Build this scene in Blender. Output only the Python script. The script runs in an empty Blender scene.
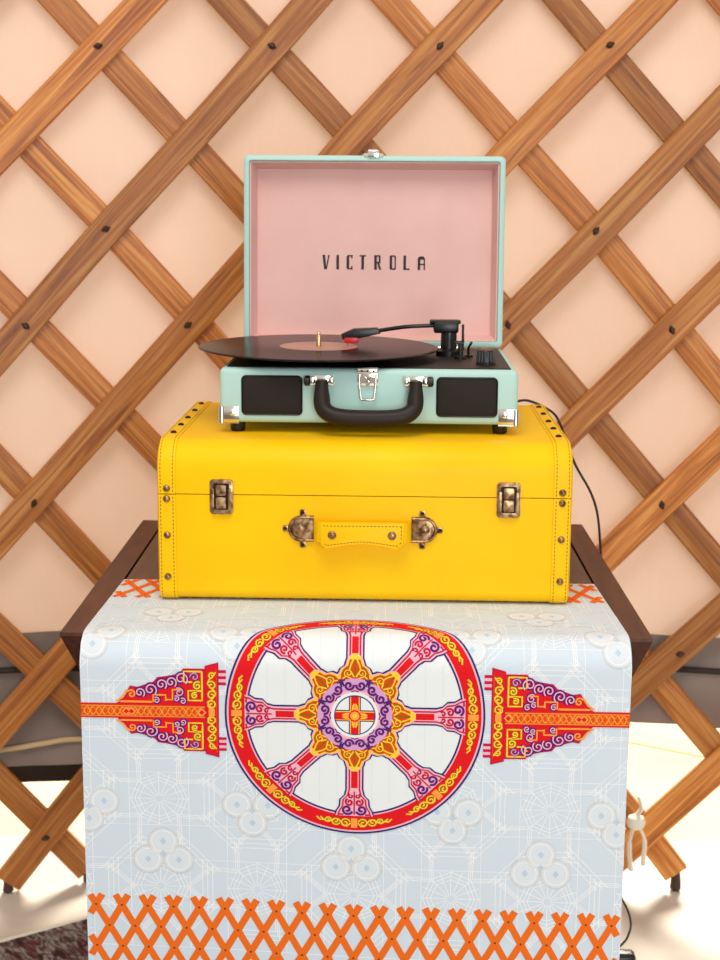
import bpy, bmesh, math, random
from mathutils import Vector, Matrix
from mathutils.geometry import tessellate_polygon
random.seed(7)
PI = math.pi
sc = bpy.context.scene
COL = sc.collection

# ------------------------------------------------------------------ camera
F = 1464.0                      # focal length in pixels of a 720x960 frame
H = 1.2                         # camera height
PITCH = math.radians(10.83)
ROLL = math.radians(0.4)
CAMM = Matrix.Translation((0, 0, H)) @ Matrix.Rotation(PI/2 - PITCH, 4, 'X') @ Matrix.Rotation(ROLL, 4, 'Z')
cd = bpy.data.cameras.new('camera')
cd.sensor_fit = 'VERTICAL'; cd.sensor_height = 24.0; cd.lens = 24.0*F/960.0
cd.clip_start = .05; cd.clip_end = 200
cd.dof.use_dof = True; cd.dof.focus_distance = 1.68; cd.dof.aperture_fstop = 6.0
cam = bpy.data.objects.new('camera', cd); cam.matrix_world = CAMM; COL.objects.link(cam)
sc.camera = cam

# ------------------------------------------------------------------ light
w = bpy.data.worlds.new('world'); sc.world = w; w.use_nodes = True
bg = w.node_tree.nodes['Background']
bg.inputs[1].default_value = 0.55
wt = w.node_tree
tcw = wt.nodes.new('ShaderNodeTexCoord'); sxyz = wt.nodes.new('ShaderNodeSeparateXYZ'); rw = wt.nodes.new('ShaderNodeValToRGB')
mrw = wt.nodes.new('ShaderNodeMapRange'); mrw.inputs['From Min'].default_value = -1; mrw.inputs['From Max'].default_value = 1
for (p_, c_) in ((0, (.26, .21, .17, 1)), (1, (1.0, .93, .86, 1))): rw.color_ramp.elements[int(p_)].color = c_
rw.color_ramp.elements[0].position = .40; rw.color_ramp.elements[1].position = .54
wt.links.new(tcw.outputs['Generated'], sxyz.inputs[0]); wt.links.new(sxyz.outputs[2], mrw.inputs['Value'])
wt.links.new(mrw.outputs[0], rw.inputs[0]); wt.links.new(rw.outputs[0], bg.inputs[0])
def light(kind, name, loc, target, energy, color, **kw):
    ld = bpy.data.lights.new(name, kind); ld.energy = energy; ld.color = color
    for k, v in kw.items(): setattr(ld, k, v)
    o = bpy.data.objects.new(name, ld); o.location = loc
    o.rotation_euler = (Vector(target) - Vector(loc)).to_track_quat('-Z', 'Y').to_euler()
    COL.objects.link(o); return o
# daylight through the open door behind the camera, the roof crown overhead, the sun outside behind the wall
light('AREA', 'door_daylight', (.9, -2.6, 1.15), (0, 1.8, .55), 50, (.88, .95, 1.0), shape='RECTANGLE', size=1.1, size_y=1.9)
light('AREA', 'roof_crown_daylight', (-.15, .5, 2.9), (0, 1.9, .6), 22, (1.0, .90, .80), shape='DISK', size=1.3)
light('SUN', 'sun', (1.0, 6, 4), (0.25, 2, .6), 6.0, (1.0, .93, .80), angle=.35)
vs = sc.view_settings
vs.view_transform = 'Standard'; vs.look = 'None'; vs.gamma = 1; vs.use_curve_mapping = False
vs.exposure = 0.3

# ------------------------------------------------------------------ helpers
def lin(c):
    return tuple(((x/255)/12.92 if x/255 <= .04045 else ((x/255+.055)/1.055)**2.4) for x in c) + (1,)
def mat(name, rgb, rough=.6, metal=0, spec=.5):
    m = bpy.data.materials.new(name); m.use_nodes = True
    b = m.node_tree.nodes['Principled BSDF']
    b.inputs['Base Color'].default_value = lin(rgb); b.inputs['Roughness'].default_value = rough
    b.inputs['Metallic'].default_value = metal; b.inputs['Specular IOR Level'].default_value = spec
    return m
def N(m, t, **kw):
    n = m.node_tree.nodes.new(t)
    for k, v in kw.items(): setattr(n, k, v)
    return n
def L(m, a, b): m.node_tree.links.new(a, b)
def BS(m): return m.node_tree.nodes['Principled BSDF']
def noise(m, scale, detail=3, vec='Object', stretch=None, rough=.5):
    tc = N(m, 'ShaderNodeTexCoord'); n = N(m, 'ShaderNodeTexNoise')
    n.inputs['Scale'].default_value = scale; n.inputs['Detail'].default_value = detail; n.inputs['Roughness'].default_value = rough
    if stretch:
        mp = N(m, 'ShaderNodeMapping'); mp.inputs['Scale'].default_value = stretch
        L(m, tc.outputs[vec], mp.inputs[0]); L(m, mp.outputs[0], n.inputs['Vector'])
    else: L(m, tc.outputs[vec], n.inputs['Vector'])
    return n
def ramp(m, fac, stops):
    r = N(m, 'ShaderNodeValToRGB'); e = r.color_ramp.elements
    while len(e) < len(stops): e.new(.5)
    for i, (p, c) in enumerate(stops): e[i].position = p; e[i].color = lin(c)
    L(m, fac, r.inputs[0]); return r
def bump(m, h, strength=.2, dist=.001):
    b = N(m, 'ShaderNodeBump'); b.inputs['Strength'].default_value = strength; b.inputs['Distance'].default_value = dist
    L(m, h, b.inputs['Height']); L(m, b.outputs[0], BS(m).inputs['Normal']); return b

def bm_new(): return bmesh.new()
def obj(name, bm, mats, parent=None, smooth=40, loc=None):
    me = bpy.data.meshes.new(name)
    bmesh.ops.recalc_face_normals(bm, faces=bm.faces[:]) if smooth is not None else None
    bm.to_mesh(me); bm.free()
    for m in (mats if isinstance(mats, (list, tuple)) else [mats]): me.materials.append(m)
    if smooth is not None:
        me.polygons.foreach_set('use_smooth', [True]*len(me.polygons))
        me.set_sharp_from_angle(angle=math.radians(smooth))
    o = bpy.data.objects.new(name, me); COL.objects.link(o)
    if parent: o.parent = parent
    if loc: o.location = loc
    return o
def thing(name, label, cat, loc=(0, 0, 0), rz=0, group=None):
    o = bpy.data.objects.new(name, None); o.empty_display_size = .05; COL.objects.link(o)
    o.location = loc; o.rotation_euler = (0, 0, rz); return tag(o, label, cat, group)
def tag(o, label, cat, group=None):
    o['label'] = label; o['category'] = cat
    if group: o['group'] = group
    return o
def struct(o): o['kind'] = 'structure'; return o

def box(bm, x0, x1, y0, y1, z0, z1, r=0, seg=2, mi=0):
    v = [bm.verts.new((x, y, z)) for z in (z0, z1) for y in (y0, y1) for x in (x0, x1)]
    fs = [bm.faces.new([v[i] for i in q]) for q in ((0, 2, 3, 1), (4, 5, 7, 6), (0, 1, 5, 4), (1, 3, 7, 5), (3, 2, 6, 7), (2, 0, 4, 6))]
    for f in fs: f.material_index = mi
    if r:
        es = list({e for f in fs for e in f.edges})
        res = bmesh.ops.bevel(bm, geom=es, offset=r, segments=seg, profile=.5, affect='EDGES')
        for f in res['faces']: f.material_index = mi
    return v
def prism(bm, pts, a, b, ax='y', mi=0, bev=0):
    """polygon pts (p,q) extruded from a to b; ax = extrusion axis"""
    def P(p, q, t): return {'y': (p, t, q), 'x': (t, p, q), 'z': (p, q, t)}[ax]
    A = [bm.verts.new(P(p, q, a)) for p, q in pts]; B = [bm.verts.new(P(p, q, b)) for p, q in pts]
    n = len(pts); fs = [bm.faces.new(A), bm.faces.new(B[::-1])]
    for i in range(n): fs.append(bm.faces.new((A[i], A[(i+1) % n], B[(i+1) % n], B[i])))
    for f in fs: f.material_index = mi
    if bev:
        es = list(fs[0].edges)
        bmesh.ops.bevel(bm, geom=es, offset=bev, segments=2, profile=.5, affect='EDGES')
def lathe(bm, prof, c=(0, 0, 0), seg=24, ax='z', mi=0):
    rings = []
    for r, h in prof:
        ring = []
        for i in range(seg):
            a = 2*PI*i/seg; p, q = r*math.cos(a), r*math.sin(a)
            v = {'z': (p, q, h), 'y': (p, h, q), 'x': (h, p, q)}[ax]
            ring.append(bm.verts.new((c[0]+v[0], c[1]+v[1], c[2]+v[2])))
        rings.append(ring)
    for a, b in zip(rings, rings[1:]):
        for i in range(seg):
            f = bm.faces.new((a[i], a[(i+1) % seg], b[(i+1) % seg], b[i])); f.material_index = mi
    for ring in (rings[0], rings[-1]):
        f = bm.faces.new(ring); f.material_index = mi
def cyl(bm, c, r, h0, h1, seg=24, ax='z', bev=0, mi=0):
    pr = [(r, h0), (r, h1)] if not bev else [(r-bev, h0), (r, h0+bev), (r, h1-bev), (r-bev, h1)]
    lathe(bm, pr, c, seg, ax, mi)
def tube(bm, pts, r, seg=10, mi=0, sy=1.0):
    pts = [Vector(p) for p in pts]; rs = r if isinstance(r, (list, tuple)) else [r]*len(pts)
    rings = []; up = Vector((0, 0, 1)); prev = None
    for i, p in enumerate(pts):
        t = (pts[min(i+1, len(pts)-1)] - pts[max(i-1, 0)]).normalized()
        if prev is None:
            a = t.cross(up if abs(t.z) < .95 else Vector((1, 0, 0))).normalized()
        else:
            a = (prev - t*prev.dot(t)).normalized()
        prev = a; b = t.cross(a)
        rings.append([bm.verts.new(p + a*rs[i]*math.cos(2*PI*k/seg) + b*rs[i]*sy*math.sin(2*PI*k/seg)) for k in range(seg)])
    for A, B in zip(rings, rings[1:]):
        for k in range(seg):
            f = bm.faces.new((A[k], A[(k+1) % seg], B[(k+1) % seg], B[k])); f.material_index = mi
    for ring in (rings[0], rings[-1]): bm.faces.new(ring).material_index = mi
def smoothpath(pts, n=8):
    P = [Vector(p) for p in pts]; P = [P[0]*2-P[1]] + P + [P[-1]*2-P[-2]]; out = []
    for i in range(1, len(P)-2):
        for k in range(n):
            t = k/n; a, b, c, d = P[i-1:i+3]
            out.append(.5*((2*b) + (c-a)*t + (2*a-5*b+4*c-d)*t*t + (3*b-a-3*c+d)*t**3))
    out.append(P[-2]); return out
def ray(px, py):
    return (CAMM.to_3x3() @ Vector(((px-360)/F, -(py-480)/F, -1))).normalized()
def at_depth(px, py, d):
    r = ray(px, py); return Vector((0, 0, H)) + r*(d/r.y)
CY = -0.325                                    # the round wall: axis of its cylinder
def on_wall(px, py, R):
    r = ray(px, py); o = Vector((0, -CY))     # cylinder centred on (0, CY)
    dx, dy = r.x, r.y
    a = dx*dx+dy*dy; b = 2*(dy*(-CY)); c = CY*CY-R*R
    t = (-b+math.sqrt(b*b-4*a*c))/(2*a)
    p = Vector((0, 0, H))+r*t
    return math.atan2(p.x, p.y-CY), p.z
def wallp(th, z, R): return Vector((R*math.sin(th), CY+R*math.cos(th), z))

# ------------------------------------------------------------------ materials
def wood_mat(name, dark, mid, light_, scale=1.0, rough=.45, uv=True, rnd=.35):
    m = mat(name, mid, rough)
    n = noise(m, 1.0*scale, 5, 'UV' if uv else 'Object', (3.5, 95, 1) if uv else (60, 6, 60), .6)
    n.inputs['Distortion'].default_value = 1.2
    r = ramp(m, n.outputs['Fac'], [(.30, dark), (.5, mid), (.70, light_)])
    oi = N(m, 'ShaderNodeObjectInfo'); hsv = N(m, 'ShaderNodeHueSaturation')
    mr = N(m, 'ShaderNodeMapRange'); mr.inputs['To Min'].default_value = 1-rnd; mr.inputs['To Max'].default_value = 1+rnd*.55
    L(m, oi.outputs['Random'], mr.inputs['Value']); L(m, mr.outputs[0], hsv.inputs['Value'])
    L(m, r.outputs[0], hsv.inputs['Color']); L(m, hsv.outputs[0], BS(m).inputs['Base Color'])
    bump(m, n.outputs['Fac'], .25, .001)
    return m
M_slat = wood_mat('pine_slat', (134, 70, 22), (188, 114, 46), (217, 154, 82), rnd=.36)
M_table = wood_mat('dark_table_wood', (54, 25, 15), (76, 38, 24), (94, 50, 34), uv=False, rough=.38, rnd=0)
M_panel = wood_mat('table_panel_wood', (66, 46, 38), (84, 60, 50), (98, 72, 60), uv=False, rough=.35, rnd=0)

M_canvas = mat('canvas', (232, 212, 198), .9, spec=.1)
n = noise(M_canvas, 2.2, 4, 'Object'); r = ramp(M_canvas, n.outputs['Fac'], [(.35, (221, 196, 182)), (.65, (232, 210, 197))])
L(M_canvas, r.outputs[0], BS(M_canvas).inputs['Base Color'])
n2 = noise(M_canvas, 30, 4, 'Object', (1, 1, .35)); bump(M_canvas, n2.outputs['Fac'], .4, .006)
tr = N(M_canvas, 'ShaderNodeBsdfTranslucent'); tr.inputs[0].default_value = lin((240, 200, 165))
mx = N(M_canvas, 'ShaderNodeMixShader'); mx.inputs[0].default_value = .12
out = M_canvas.node_tree.nodes['Material Output']
L(M_canvas, BS(M_canvas).outputs[0], mx.inputs[1]); L(M_canvas, tr.outputs[0], mx.inputs[2]); L(M_canvas, mx.outputs[0], out.inputs[0])

M_skirt = mat('grey_skirt', (142, 126, 118), .9, spec=.1)
n = noise(M_skirt, 6, 4); r = ramp(M_skirt, n.outputs['Fac'], [(.3, (126, 110, 102)), (.7, (158, 142, 134))])
L(M_skirt, r.outputs[0], BS(M_skirt).inputs['Base Color'])
M_under = mat('dark_underlay', (42, 32, 24), .9)
M_floor = mat('floor_sheet', (206, 196, 180), .55)
n = noise(M_floor, 5, 5); r = ramp(M_floor, n.outputs['Fac'], [(.3, (190, 180, 166)), (.7, (216, 206, 190))])
L(M_floor, r.outputs[0], BS(M_floor).inputs['Base Color']); bump(M_floor, n.outputs['Fac'], .15, .004)
M_ground = mat('pale_ground', (228, 216, 184), .9)
n = noise(M_ground, 3, 5); r = ramp(M_ground, n.outputs['Fac'], [(.3, (222, 208, 164)), (.7, (236, 224, 188))])
L(M_ground, r.outputs[0], BS(M_ground).inputs['Base Color'])
M_rope_dark = mat('dark_rope', (52, 40, 34), .8)
M_rope_cream = mat('cream_rope', (214, 186, 142), .8)
M_rope_tan = mat('tan_cord', (178, 150, 92), .8)
M_rope_white = mat('white_tie', (238, 230, 214), .8)
M_knot = mat('leather_knot', (58, 32, 16), .6)
M_rug = mat('rug_pile', (120, 90, 86), .95)
n = noise(M_rug, 60, 2, 'Object', (1, .45, 1)); n.inputs['Distortion'].default_value = .6
r = ramp(M_rug, n.outputs['Fac'], [(.36, (44, 30, 30)), (.43, (112, 44, 44)), (.49, (104, 92, 88)), (.56, (160, 150, 142)), (.66, (88, 58, 56))])
L(M_rug, r.outputs[0], BS(M_rug).inputs['Base Color'])
wv = N(M_rug, 'ShaderNodeTexWave'); wv.inputs['Scale'].default_value = 32; wv.inputs['Distortion'].default_value = 1.5
tc = N(M_rug, 'ShaderNodeTexCoord'); L(M_rug, tc.outputs['Object'], wv.inputs[0]); bump(M_rug, wv.outputs['Fac'], .8, .006)
M_fringe = mat('rug_edge', (226, 216, 198), .9)

# record player and suitcase
M_teal = mat('teal_leatherette', (176, 215, 209), .5)
n = noise(M_teal, 900, 2); bump(M_teal, n.outputs['Fac'], .12, .0004)
M_black = mat('black_plastic', (16, 13, 12), .35)
M_deck = mat('black_deck', (13, 10, 9), .5)
M_grille = mat('speaker_cloth', (30, 24, 20), .85)
v = N(M_grille, 'ShaderNodeTexVoronoi'); v.inputs['Scale'].default_value = 700
tc = N(M_grille, 'ShaderNodeTexCoord'); L(M_grille, tc.outputs['Object'], v.inputs['Vector']); bump(M_grille, v.outputs['Distance'], .5, .0006)
M_hand = mat('handle_vinyl', (36, 25, 20), .48, spec=.3)
n = noise(M_hand, 700, 2); bump(M_hand, n.outputs['Fac'], .2, .0005)
M_chrome = mat('chrome', (236, 230, 220), .14, 1)
M_pink = mat('pink_lining', (236, 186, 176), .9, spec=.1)
n = noise(M_pink, 14, 5); r = ramp(M_pink, n.outputs['Fac'], [(.3, (225, 183, 177)), (.7, (232, 192, 186))])
L(M_pink, r.outputs[0], BS(M_pink).inputs['Base Color'])
n = noise(M_pink, 600, 2); bump(M_pink, n.outputs['Fac'], .3, .0005)
M_print = mat('black_lettering', (40, 24, 24), .6)
M_red = mat('red_stylus', (205, 24, 36), .35)
M_vinyl = mat('vinyl', (26, 13, 13), .2, spec=.12)
wv = N(M_vinyl, 'ShaderNodeTexWave', wave_type='RINGS', rings_direction='Z'); wv.inputs['Scale'].default_value = 240
tc = N(M_vinyl, 'ShaderNodeTexCoord'); L(M_vinyl, tc.outputs['Object'], wv.inputs[0]); BS(M_vinyl).inputs['IOR'].default_value = 1.22; bump(M_vinyl, wv.outputs['Fac'], .03, .0002)
M_label = mat('record_label', (176, 130, 112), .3)
M_brass = mat('spindle_brass', (206, 180, 130), .22, 1)
M_yel = mat('yellow_leather', (252, 198, 0), .46, spec=.2)
v = N(M_yel, 'ShaderNodeTexVoronoi'); v.inputs['Scale'].default_value = 520
tc = N(M_yel, 'ShaderNodeTexCoord'); L(M_yel, tc.outputs['Object'], v.inputs['Vector']); bump(M_yel, v.outputs['Distance'], .18, .0005)
n = noise(M_yel, 9, 3); r = ramp(M_yel, n.outputs['Fac'], [(.3, (250, 193, 0)), (.7, (253, 202, 0))])
L(M_yel, r.outputs[0], BS(M_yel).inputs['Base Color'])
M_stitch = mat('dark_stitch', (124, 84, 6), .8)
M_bronze = mat('antique_bronze', (158, 122, 88), .36, 1)
n = noise(M_bronze, 160, 3); r = ramp(M_bronze, n.outputs['Fac'], [(.35, (104, 74, 50)), (.65, (190, 154, 116))])
L(M_bronze, r.outputs[0], BS(M_bronze).inputs['Base Color'])
M_bdark = mat('dark_bronze', (46, 28, 18), .5, .6)  # dark brown bronze of the top rivets, tab screws and latch recess plates

# ------------------------------------------------------------------ setting
R_F, R_B, R_C = 2.786, 2.800, 2.818
bm = bm_new()
TH0, TH1, ZT = -.62, .62, 2.3
nt, nz = 180, 110
def canv_z0(th): return .43
g = []
for i in range(nt+1):
    th = TH0+(TH1-TH0)*i/nt; row = []
    for k in range(nz+1):
        z = .42+(ZT-.42)*k/nz
        wob = .006*math.sin(th*31+2.2*math.sin(z*3.1))+.003*math.sin(th*67+z*5+1.3*math.sin(z*9))+.0025*math.sin(z*11+th*17)
        row.append(bm.verts.new(wallp(th, z, R_C+.008+wob)))
    g.append(row)
for i in range(nt):
    for k in range(nz): bm.faces.new((g[i][k], g[i+1][k], g[i+1][k+1], g[i][k+1]))
struct(obj('wall_back', bm, M_canvas, smooth=180))

def strip_wall(name, zt, zb, R, m, wobble=.004, TH1=TH1):
    bm = bm_new(); g = []
    for i in range(121):
        th = TH0+(TH1-TH0)*i/120; a, b = zt(th), zb(th); row = []
        for k in range(9):
            z = a+(b-a)*k/8
            row.append(bm.verts.new(wallp(th, z, R+wobble*math.sin(th*40+k*.7)+.003*math.sin(th*90+k))))
        g.append(row)
    for i in range(120):
        for k in range(8): bm.faces.new((g[i][k], g[i+1][k], g[i+1][k+1], g[i][k+1]))
    return struct(obj(name, bm, m, smooth=180))
def sst(a, b, x): t = max(0, min(1, (x-a)/(b-a))); return t*t*(3-2*t)
strip_wall('trim_1', lambda th: .462, lambda th: .218+.085*sst(-.06, .06, th)-.03*max(0, th-.09), R_C+.002, M_skirt)
strip_wall('trim_2', lambda th: .26, lambda th: .17+.12*sst(-.06, .06, th), R_C+.045, M_under, TH1=0)

bm = bm_new()
box(bm, -2.2, 2.2, -.6, 2.62, -.05, 0)
struct(obj('floor', bm, M_floor))
bm = bm_new()
box(bm, -14, 14, 2.62, 30, -.12, -.03)
struct(obj('ground', bm, M_ground))

# lattice of the round wall -----------------------------------------------------
lattice = thing('lattice_wall', 'honey brown lattice of crossed wooden slats along the pale canvas wall', 'lattice wall', (0, CY+R_B, 0))
LOFF = Vector((0, CY+R_B, 0))
def slat(pix, R, width, lo=None):
    """a bent slat through picture points measured on the wall; ends where the wall's lattice ends"""
    P = [on_wall(x, y, R) for x, y in pix]
    P.sort(key=lambda q: q[1])                                   # bottom to top
    if lo is None or P[0][1] > lo + .02:
        (t0, z0), (t1, z1) = P[0], P[-1]; zz = .024 if lo is None else lo
        s = (t1-t0)/(z1-z0); P.insert(0, (t0-s*(z0-zz), zz))
    (t0, z0), (t1, z1) = P[1], P[-1]
    s = (t1-t0)/(z1-z0); P.append((t1+s*(1.75-z1), 1.75))
    path = []
    for a, b in zip(P, P[1:]):
        n = max(2, int(math.hypot((b[0]-a[0])*R, b[1]-a[1])/.03))
        for k in range(n): path.append((a[0]+(b[0]-a[0])*k/n, a[1]+(b[1]-a[1])*k/n))
    path.append(P[-1])
    for _ in range(6):                                            # soften the joints between measured points
        path = [path[0]]+[((a[0]+2*b[0]+c[0])/4, (a[1]+2*b[1]+c[1])/4) for a, b, c in zip(path, path[1:], path[2:])]+[path[-1]]
    path = [p for p in path if abs(p[0]) < .42]
    th_, c = .0065, .0022
    hw = width/2
    sec = [(-hw, -th_+c), (-hw+c, -th_), (-hw*.5, -th_-.0006), (0, -th_-.0008), (hw*.5, -th_-.0006), (hw-c, -th_), (hw, -th_+c), (hw, th_), (-hw, th_)]
    bm = bm_new(); uvl = bm.loops.layers.uv.new('UVMap'); rings = []; dist = 0; ds = []
    sd = random.random()*50
    for i, (t, z) in enumerate(path):
        p = wallp(t, z, R)
        a = wallp(*path[max(i-1, 0)], R); b = wallp(*path[min(i+1, len(path)-1)], R)
        tan = (b-a).normalized(); nrm = Vector((math.sin(t), math.cos(t), 0)); side = tan.cross(nrm).normalized()
        if i: dist += (p-wallp(*path[i-1], R)).length
        ds.append(dist)
        rings.append([bm.verts.new(p - LOFF + side*u + nrm*v) for u, v in sec])
    ns = len(sec)
    for i in range(len(rings)-1):
        for k in range(ns):
            f = bm.faces.new((rings[i][k], rings[i][(k+1) % ns], rings[i+1][(k+1) % ns], rings[i+1][k]))
            for lp, (ii, kk) in zip(f.loops, ((i, k), (i, k+1), (i+1, k+1), (i+1, k))):
                u = sec[kk % ns][0]+(.06 if kk % ns >= 6 else 0)
                lp[uvl].uv = (ds[ii]+sd, u+sd*.37)
    for ring in (rings[0], rings[-1]): bm.faces.new(ring)
    o = obj('slat', bm, M_slat, lattice, 35)
    if path[0][1] < .09:                                          # dark peg under the slat's foot
        p = wallp(path[0][0], path[0][1], R)-LOFF; bm = bm_new()
        lathe(bm, [(.006, -path[0][1]+.0005), (.010, -path[0][1]+.004), (.009, -.012), (.007, .004)], p, 10)
        obj('peg', bm, M_knot, o)
    return o
FR = {}
FR[1] = slat([(0, 153), (146, 0)], R_F, .0495)
FR[2] = slat([(0, 354), (97, 240), (208, 120), (312, 0)], R_F, .0495)
FR[3] = slat([(0, 538), (240, 269), (360, 129), (483, 0)], R_F, .0495)
FR[4] = slat([(0, 728), (60, 661), (505, 155), (658, 0)], R_F, .0495)
FR[5] = slat([(8, 882), (86, 783), (502, 328), (591, 240), (720, 107)], R_F, .0495, lo=.024)
FR[6] = slat([(567, 433), (640, 360), (720, 282)], R_F, .0495)
FR[7] = slat([(603, 560), (720, 447)], R_F, .0495)
FR[8] = slat([(638, 685), (720, 613)], R_F, .0495)
FR[9] = slat([(632, 844), (720, 765)], R_F, .050)
slat([(-170, 153), (-24, 0)], R_F, .0495)
slat([(760, 880), (840, 810)], R_F, .0495)
BK = []
for px in ([(56, 0), (240, 199), (660, 684), (712, 745)], [(225, 0), (345, 129), (522, 333), (697, 540)],
           [(390, 0), (600, 235), (720, 383)], [(561, 0), (720, 186)],
           [(0, 116), (124, 243), (218, 347), (626, 807), (676, 873)],
           [(0, 290), (158, 453)], [(0, 464), (108, 579)], [(0, 632), (77, 706)], [(0, 781), (86, 867)],
           [(726, 0), (880, 180)]):
    BK.append(slat(px, R_B, .046, lo=.024 if px[-1][1] == 873 else None))
for o in BK: o.name = 'slat'
KN = [(98, 46, 1), (272, 46, 2), (440, 46, 3), (610, 45, 4), (106, 229, 2), (596, 231, 5), (26, 326, 2), (188, 325, 3), (508, 325, 5),
      (672, 330, 6), (34, 503, 3), (662, 505, 7), (680, 654, 8), (46, 838, 5)]
for x, y, k in KN:
    t, z = on_wall(x, y, R_F-.007); p = wallp(t, z, R_F-.0065)-LOFF
    bm = bm_new(); lathe(bm, [(.0050, .0015), (.0055, -.0005), (.0042, -.0028), (.0012, -.0036)], p, 12, 'y')
    an = random.uniform(0, PI); dx_, dz_ = .0062*math.cos(an), .0062*math.sin(an)
    tube(bm, [p+Vector((-dx_, -.0012, -dz_)), p+Vector((-dx_*.4, -.0036, -dz_*.4)), p+Vector((dx_*.5, -.0036, dz_*.5)), p+Vector((dx_*1.1, -.0008, dz_*1.1))], [.0022, .0036, .0034, .0018], 7)
    obj('knot', bm, M_knot, FR[k])

def wall_rope(name, pix, R, r, m, label, cat, sag=0):
    P = [wallp(*on_wall(x, y, R), R) for x, y in pix]
    bm = bm_new(); tube(bm, smoothpath(P, 14), r, 8)
    return tag(obj(name, bm, m), label, cat)
wall_rope('girth_rope', [(-140, 678), (20, 670), (200, 666), (420, 664), (640, 668), (690, 670), (850, 680)], R_C-.0055, .0055, M_rope_dark,
          'dark brown rope running level along the grey skirt behind the lattice', 'rope')
wall_rope('cream_rope', [(-150, 766), (0, 750), (40, 744), (84, 739), (200, 742), (330, 748)], R_C-.0050, .0048, M_rope_cream,
          'cream rope strung across the grey skirt left of the table', 'rope')
def free_rope(name, pts, r, m, label, cat='cord'):
    bm = bm_new(); tube(bm, smoothpath(pts, 10), r, 6); return tag(obj(name, bm, m), label, cat)
gp = lambda x, y, d: at_depth(x, y, d)
free_rope('guy_line', [gp(560, 732, 2.9), gp(632, 743, 2.9), gp(704, 757, 2.9), gp(800, 772, 2.9)], .0014, M_rope_tan,
          'thin tan line outside the bright gap, running level right of the table')
# white cloth tie hanging at the foot of the lattice, right of the table
p0 = at_depth(636, 822, 2.345)
bm = bm_new()
lathe(bm, [(.004, -.014), (.014, -.008), (.016, 0), (.013, .009), (.004, .014)], p0, 14)
tube(bm, smoothpath([p0+Vector((0, 0, .01)), p0+Vector((.008, .0, .026)), p0+Vector((.002, .002, .046))], 6), [.007]*6+[.006]*6+[.003], 8, sy=.5)
tube(bm, smoothpath([p0+Vector((-.004, 0, -.008)), p0+Vector((-.010, -.003, -.04)), p0+Vector((-.006, -.002, -.085))], 6), [.006]*6+[.009]*6+[.011], 8, sy=.45)
tube(bm, smoothpath([p0+Vector((.006, 0, -.008)), p0+Vector((.016, -.001, -.035)), p0+Vector((.014, -.004, -.075))], 6), [.006]*6+[.009]*6+[.010], 8, sy=.45)
tag(obj('cloth_tie', bm, M_rope_white), 'knotted white cloth tie hanging at the lattice foot right of the table', 'tie')

# rug ---------------------------------------------------------------------------
c0 = Vector((-.36, 2.352)); du = Vector((-.838, -.545)); dv = Vector((.545, -.838))
rug = thing('rug', 'mottled dark red and grey rug with a cream edge at lower left', 'rug', (c0.x, c0.y, 0), math.atan2(du.y, du.x))
bm = bm_new(); nx, ny = 110, 110; Wd, Dp, T = 1.25, 1.5, .007
g = [[bm.verts.new((Wd*i/nx, Dp*k/ny, T+(.0016*random.random() if 0 < i < nx and 0 < k < ny else 0)-.0016)) for k in range(ny+1)] for i in range(nx+1)]
for i in range(nx):
    for k in range(ny): bm.faces.new((g[i][k], g[i+1][k], g[i+1][k+1], g[i][k+1]))
be = [e for e in bm.edges if e.is_boundary]
ex = bmesh.ops.extrude_edge_only(bm, edges=be)
for vv in ex['geom']:
    if isinstance(vv, bmesh.types.BMVert): vv.co.z = .0002
obj('pile', bm, M_rug, rug, 30)
bm = bm_new()
for a, b in (((0, 0), (Wd, 0)), ((0, 0), (0, Dp)), ((Wd, 0), (Wd, Dp)), ((0, Dp), (Wd, Dp))):
    tube(bm, [(a[0]+(b[0]-a[0])*t/40, a[1]+(b[1]-a[1])*t/40, .0045) for t in range(41)], .0044, 8)
obj('edge_binding', bm, M_fringe, rug)
# (the rug's own y axis runs towards the room: du rotated by +90 degrees)

# ------------------------------------------------------------------ table
ZT_ = H-.466                                  # table top height
YAW = math.radians(-.7)
table = thing('side_table', 'dark brown wooden table with tapered sides under the printed cloth', 'table', (0, 1.82, 0), YAW)
hx, hy = .323, .2855
bm = bm_new()
rim = .030
for (A, B) in ((((-hx, -hy), (hx, -hy), (hx-rim, -hy+rim), (-hx+rim, -hy+rim)), 0), (((hx, -hy), (hx, hy), (hx-rim, hy-rim), (hx-rim, -hy+rim)), 0),
               (((hx, hy), (-hx, hy), (-hx+rim, hy-rim), (hx-rim, hy-rim)), 0), (((-hx, hy), (-hx, -hy), (-hx+rim, -hy+rim), (-hx+rim, hy-rim)), 0)):
    prism(bm, A, ZT_-.004, ZT_, 'z')
obj('top_frame', bm, M_table, table, 30)
bm = bm_new(); box(bm, -hx+rim+.003, hx-rim-.003, -hy+rim+.003, hy-rim-.003, ZT_-.012, ZT_-.0006)
obj('top_panel', bm, M_panel, table, 30)
bm = bm_new()                                  # tapered apron under the top
tz0, tz1, ins = ZT_-.004, ZT_-.15, .055
def ringv(i, z): return [bm.verts.new((x, y, z)) for x, y in ((-hx+i, -hy+i), (hx-i, -hy+i), (hx-i, hy-i), (-hx+i, hy-i))]
A, B = ringv(0, tz0), ringv(ins, tz1); C, D = ringv(.018, tz0), ringv(ins+.018, tz1)
for p, q in ((A, B), (B, D), (D, C), (C, A)):
    for i in range(4): bm.faces.new((p[i], p[(i+1) % 4], q[(i+1) % 4], q[i]))
obj('apron', bm, M_table, table, 30)
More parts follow.
